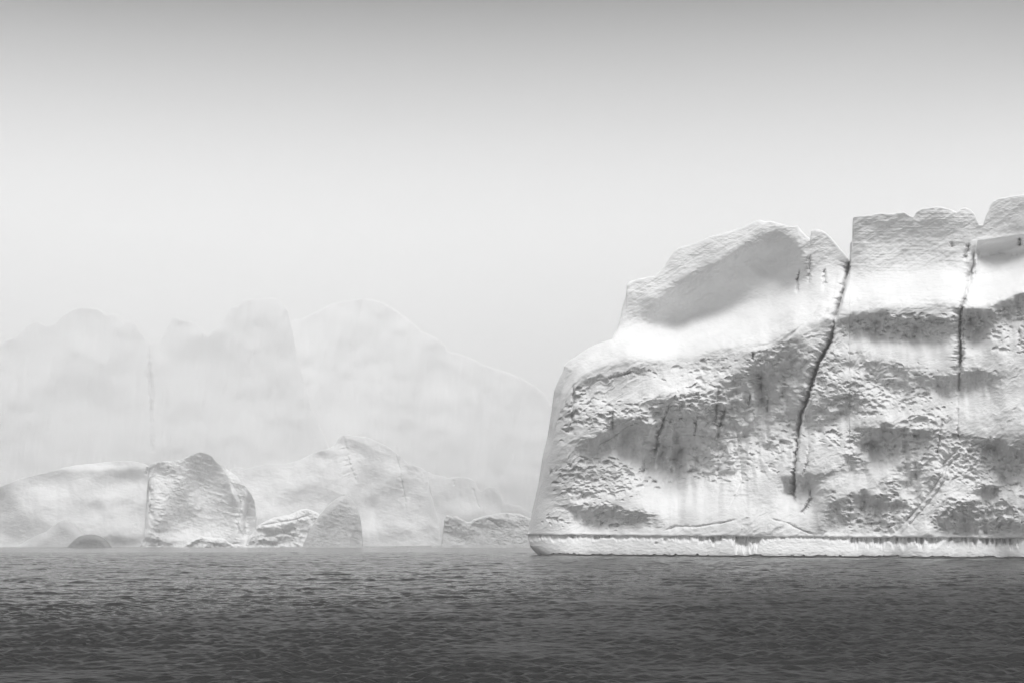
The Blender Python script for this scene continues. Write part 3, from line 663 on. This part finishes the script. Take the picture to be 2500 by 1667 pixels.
berg('ice_floe', 'long thin flat tongue of ice at water level before the grey block',
     [(640, 1335.8), (700, 1334.6), (820, 1333.0), (940, 1332.2), (1050, 1330.6), (1160, 1328.6), (1240, 1328.2), (1250, 1327.0), (1262, 1326.4), (1268, 1328.6), (1276, 1326.0), (1300, 1325.6), (1340, 1327)],
     1336.6, 800, ICE_MID, res=1.0, R=1.5, rough=.3, thick=26, seed=951, lump=2, L=14, group='low floes and growlers at the waterline')['category'] = 'ice floe'
berg('iceberg', 'dark rounded dome of wet ice at the waterline far left, darkest of the small lumps',
     [(164, 1335), (170, 1328), (182, 1316), (192, 1309), (202, 1305.5), (216, 1304), (230, 1304.2), (243, 1307), (255, 1313), (264, 1323), (274, 1335)],
     1336.0, 801, ICE_GREY, darks=[(220, 1322, 40, 12, 0, .4)], res=.8, R=16, rough=.16, thick=16, seed=1001, lump=2, L=20, lean=.3)
berg('iceberg', 'soft grey hump of ice just left of and behind the dark dome',
     [(40, 1334), (66, 1318), (96, 1303), (112, 1297), (126, 1286), (143, 1272), (158, 1268), (172, 1272), (190, 1286), (204, 1302), (224, 1322), (240, 1334)],
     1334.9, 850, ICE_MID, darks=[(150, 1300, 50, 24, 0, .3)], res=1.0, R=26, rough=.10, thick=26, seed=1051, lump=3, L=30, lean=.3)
berg('iceberg', 'low craggy heap of white ice in front of the pyramid-shaped iceberg',
     [(442, 1334), (456, 1325), (468, 1320), (479, 1313), (486, 1310), (493, 1308), (506, 1311), (514, 1309), (522, 1312), (536, 1312), (550, 1315), (556, 1322), (569, 1328), (580, 1327), (596, 1331), (616, 1334)],
     1335.4, 830, ICE_FAR, darks=[(480, 1326, 22, 6, -20, 1.0), (530, 1328, 18, 6, 10, .9), (556, 1330, 10, 5, 0, .8)], lights=[(510, 1316, 30, 5, 0, .8)], res=.7, R=5, rough=.6, tex=.0, grain=3.0, thick=14, seed=1101, lump=3, L=14)
berg('iceberg', 'rubbly sloping iceberg with a dark wrinkled foot, left of the shaded half dome',
     [(598, 1334), (606, 1312), (622, 1294), (630, 1282), (648, 1272), (667, 1263), (690, 1258), (705, 1256), (720, 1250), (734, 1243), (748, 1241), (760, 1245), (772, 1249), (790, 1262), (805, 1300), (812, 1334)],
     1335.0, 862, ICE_FAR, darks=[(650, 1296, 26, 14, 0, .7), (690, 1318, 60, 10, -12, .9), (720, 1285, 46, 8, -18, .6), (640, 1325, 30, 6, 0, .7), (760, 1300, 30, 24, -30, .5)],
     lights=[(700, 1270, 50, 8, -16, .8), (730, 1308, 30, 6, 0, .6)], cracks=[([(635, 1282), (680, 1274), (720, 1268), (760, 1254)], 7, 3, 2), ([(640, 1312), (690, 1300), (730, 1310)], 7, 2, 3)],
     res=.9, R=8, rough=.55, tex=.0, grain=2.6, thick=30, seed=1201, lump=5, L=18)
berg('iceberg', 'grey shaded half dome of ice with a steep right edge below the humped iceberg',
     [(738, 1334), (748, 1310), (758, 1288), (774, 1264), (791, 1243), (806, 1228), (820, 1217), (832, 1211), (844, 1209), (855, 1215), (863, 1224), (871, 1238), (877, 1252), (882, 1275), (884.5, 1300), (886, 1334)],
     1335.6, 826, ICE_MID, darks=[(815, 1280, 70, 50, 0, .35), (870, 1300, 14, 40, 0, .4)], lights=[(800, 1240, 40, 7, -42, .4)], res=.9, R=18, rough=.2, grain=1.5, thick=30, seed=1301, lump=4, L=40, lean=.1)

# ------------------------------------------------------------------ air
def volume_material(name, density):
    m = bpy.data.materials.new(name); m.use_nodes = True
    n = m.node_tree.nodes; n.clear()
    o = n.new('ShaderNodeOutputMaterial'); v = n.new('ShaderNodeVolumePrincipled')
    v.inputs['Color'].default_value = (1, 1, 1, 1); v.inputs['Density'].default_value = density
    v.inputs['Anisotropy'].default_value = 0.0
    m.node_tree.links.new(v.outputs[0], o.inputs['Volume'])
    return m
def haze_box():
    x0, x1, y0, y1, z0, z1 = -4200, 4200, -1600, 4700, -1.7, 330
    V = np.array([(x, y, z) for z in (z0, z1) for y in (y0, y1) for x in (x0, x1)], float)
    Fq = [(0, 2, 3, 1), (4, 5, 7, 6), (0, 1, 5, 4), (2, 6, 7, 3), (0, 4, 6, 2), (1, 3, 7, 5)]
    o = make_mesh('haze', V, Fq, volume_material('haze_air', HAZE))
    tag(o, kind='stuff', label='pale even haze over the sea and the icebergs', cat='haze')
HAZE = .00042
haze_box()
def fog_bank():
    # a long soft bank of fog lying on the water between the front row and the far wall
    cx, cy_, a, b, h = -260, 1340, 2100, 490, 520
    V = np.array([(cx - a, cy_, -1.2), (cx, cy_ - b, -1.2), (cx + a, cy_, -1.2), (cx, cy_ + b, -1.2), (cx - 700, cy_, h), (cx + 700, cy_, h)], float)
    me = bpy.data.meshes.new('fog_bank'); me.from_pydata(V.tolist(), [], [(0, 3, 2, 1), (0, 1, 4), (1, 5, 4), (1, 2, 5), (2, 3, 5), (3, 4, 5), (3, 0, 4)])
    me.materials.append(volume_material('fog_bank_air', FOG)); o = bpy.data.objects.new('fog_bank', me); C.objects.link(o)
    tag(o, kind='stuff', label='bank of dense fog hanging before the tall far icebergs', cat='fog')
FOG = .0018
fog_bank()
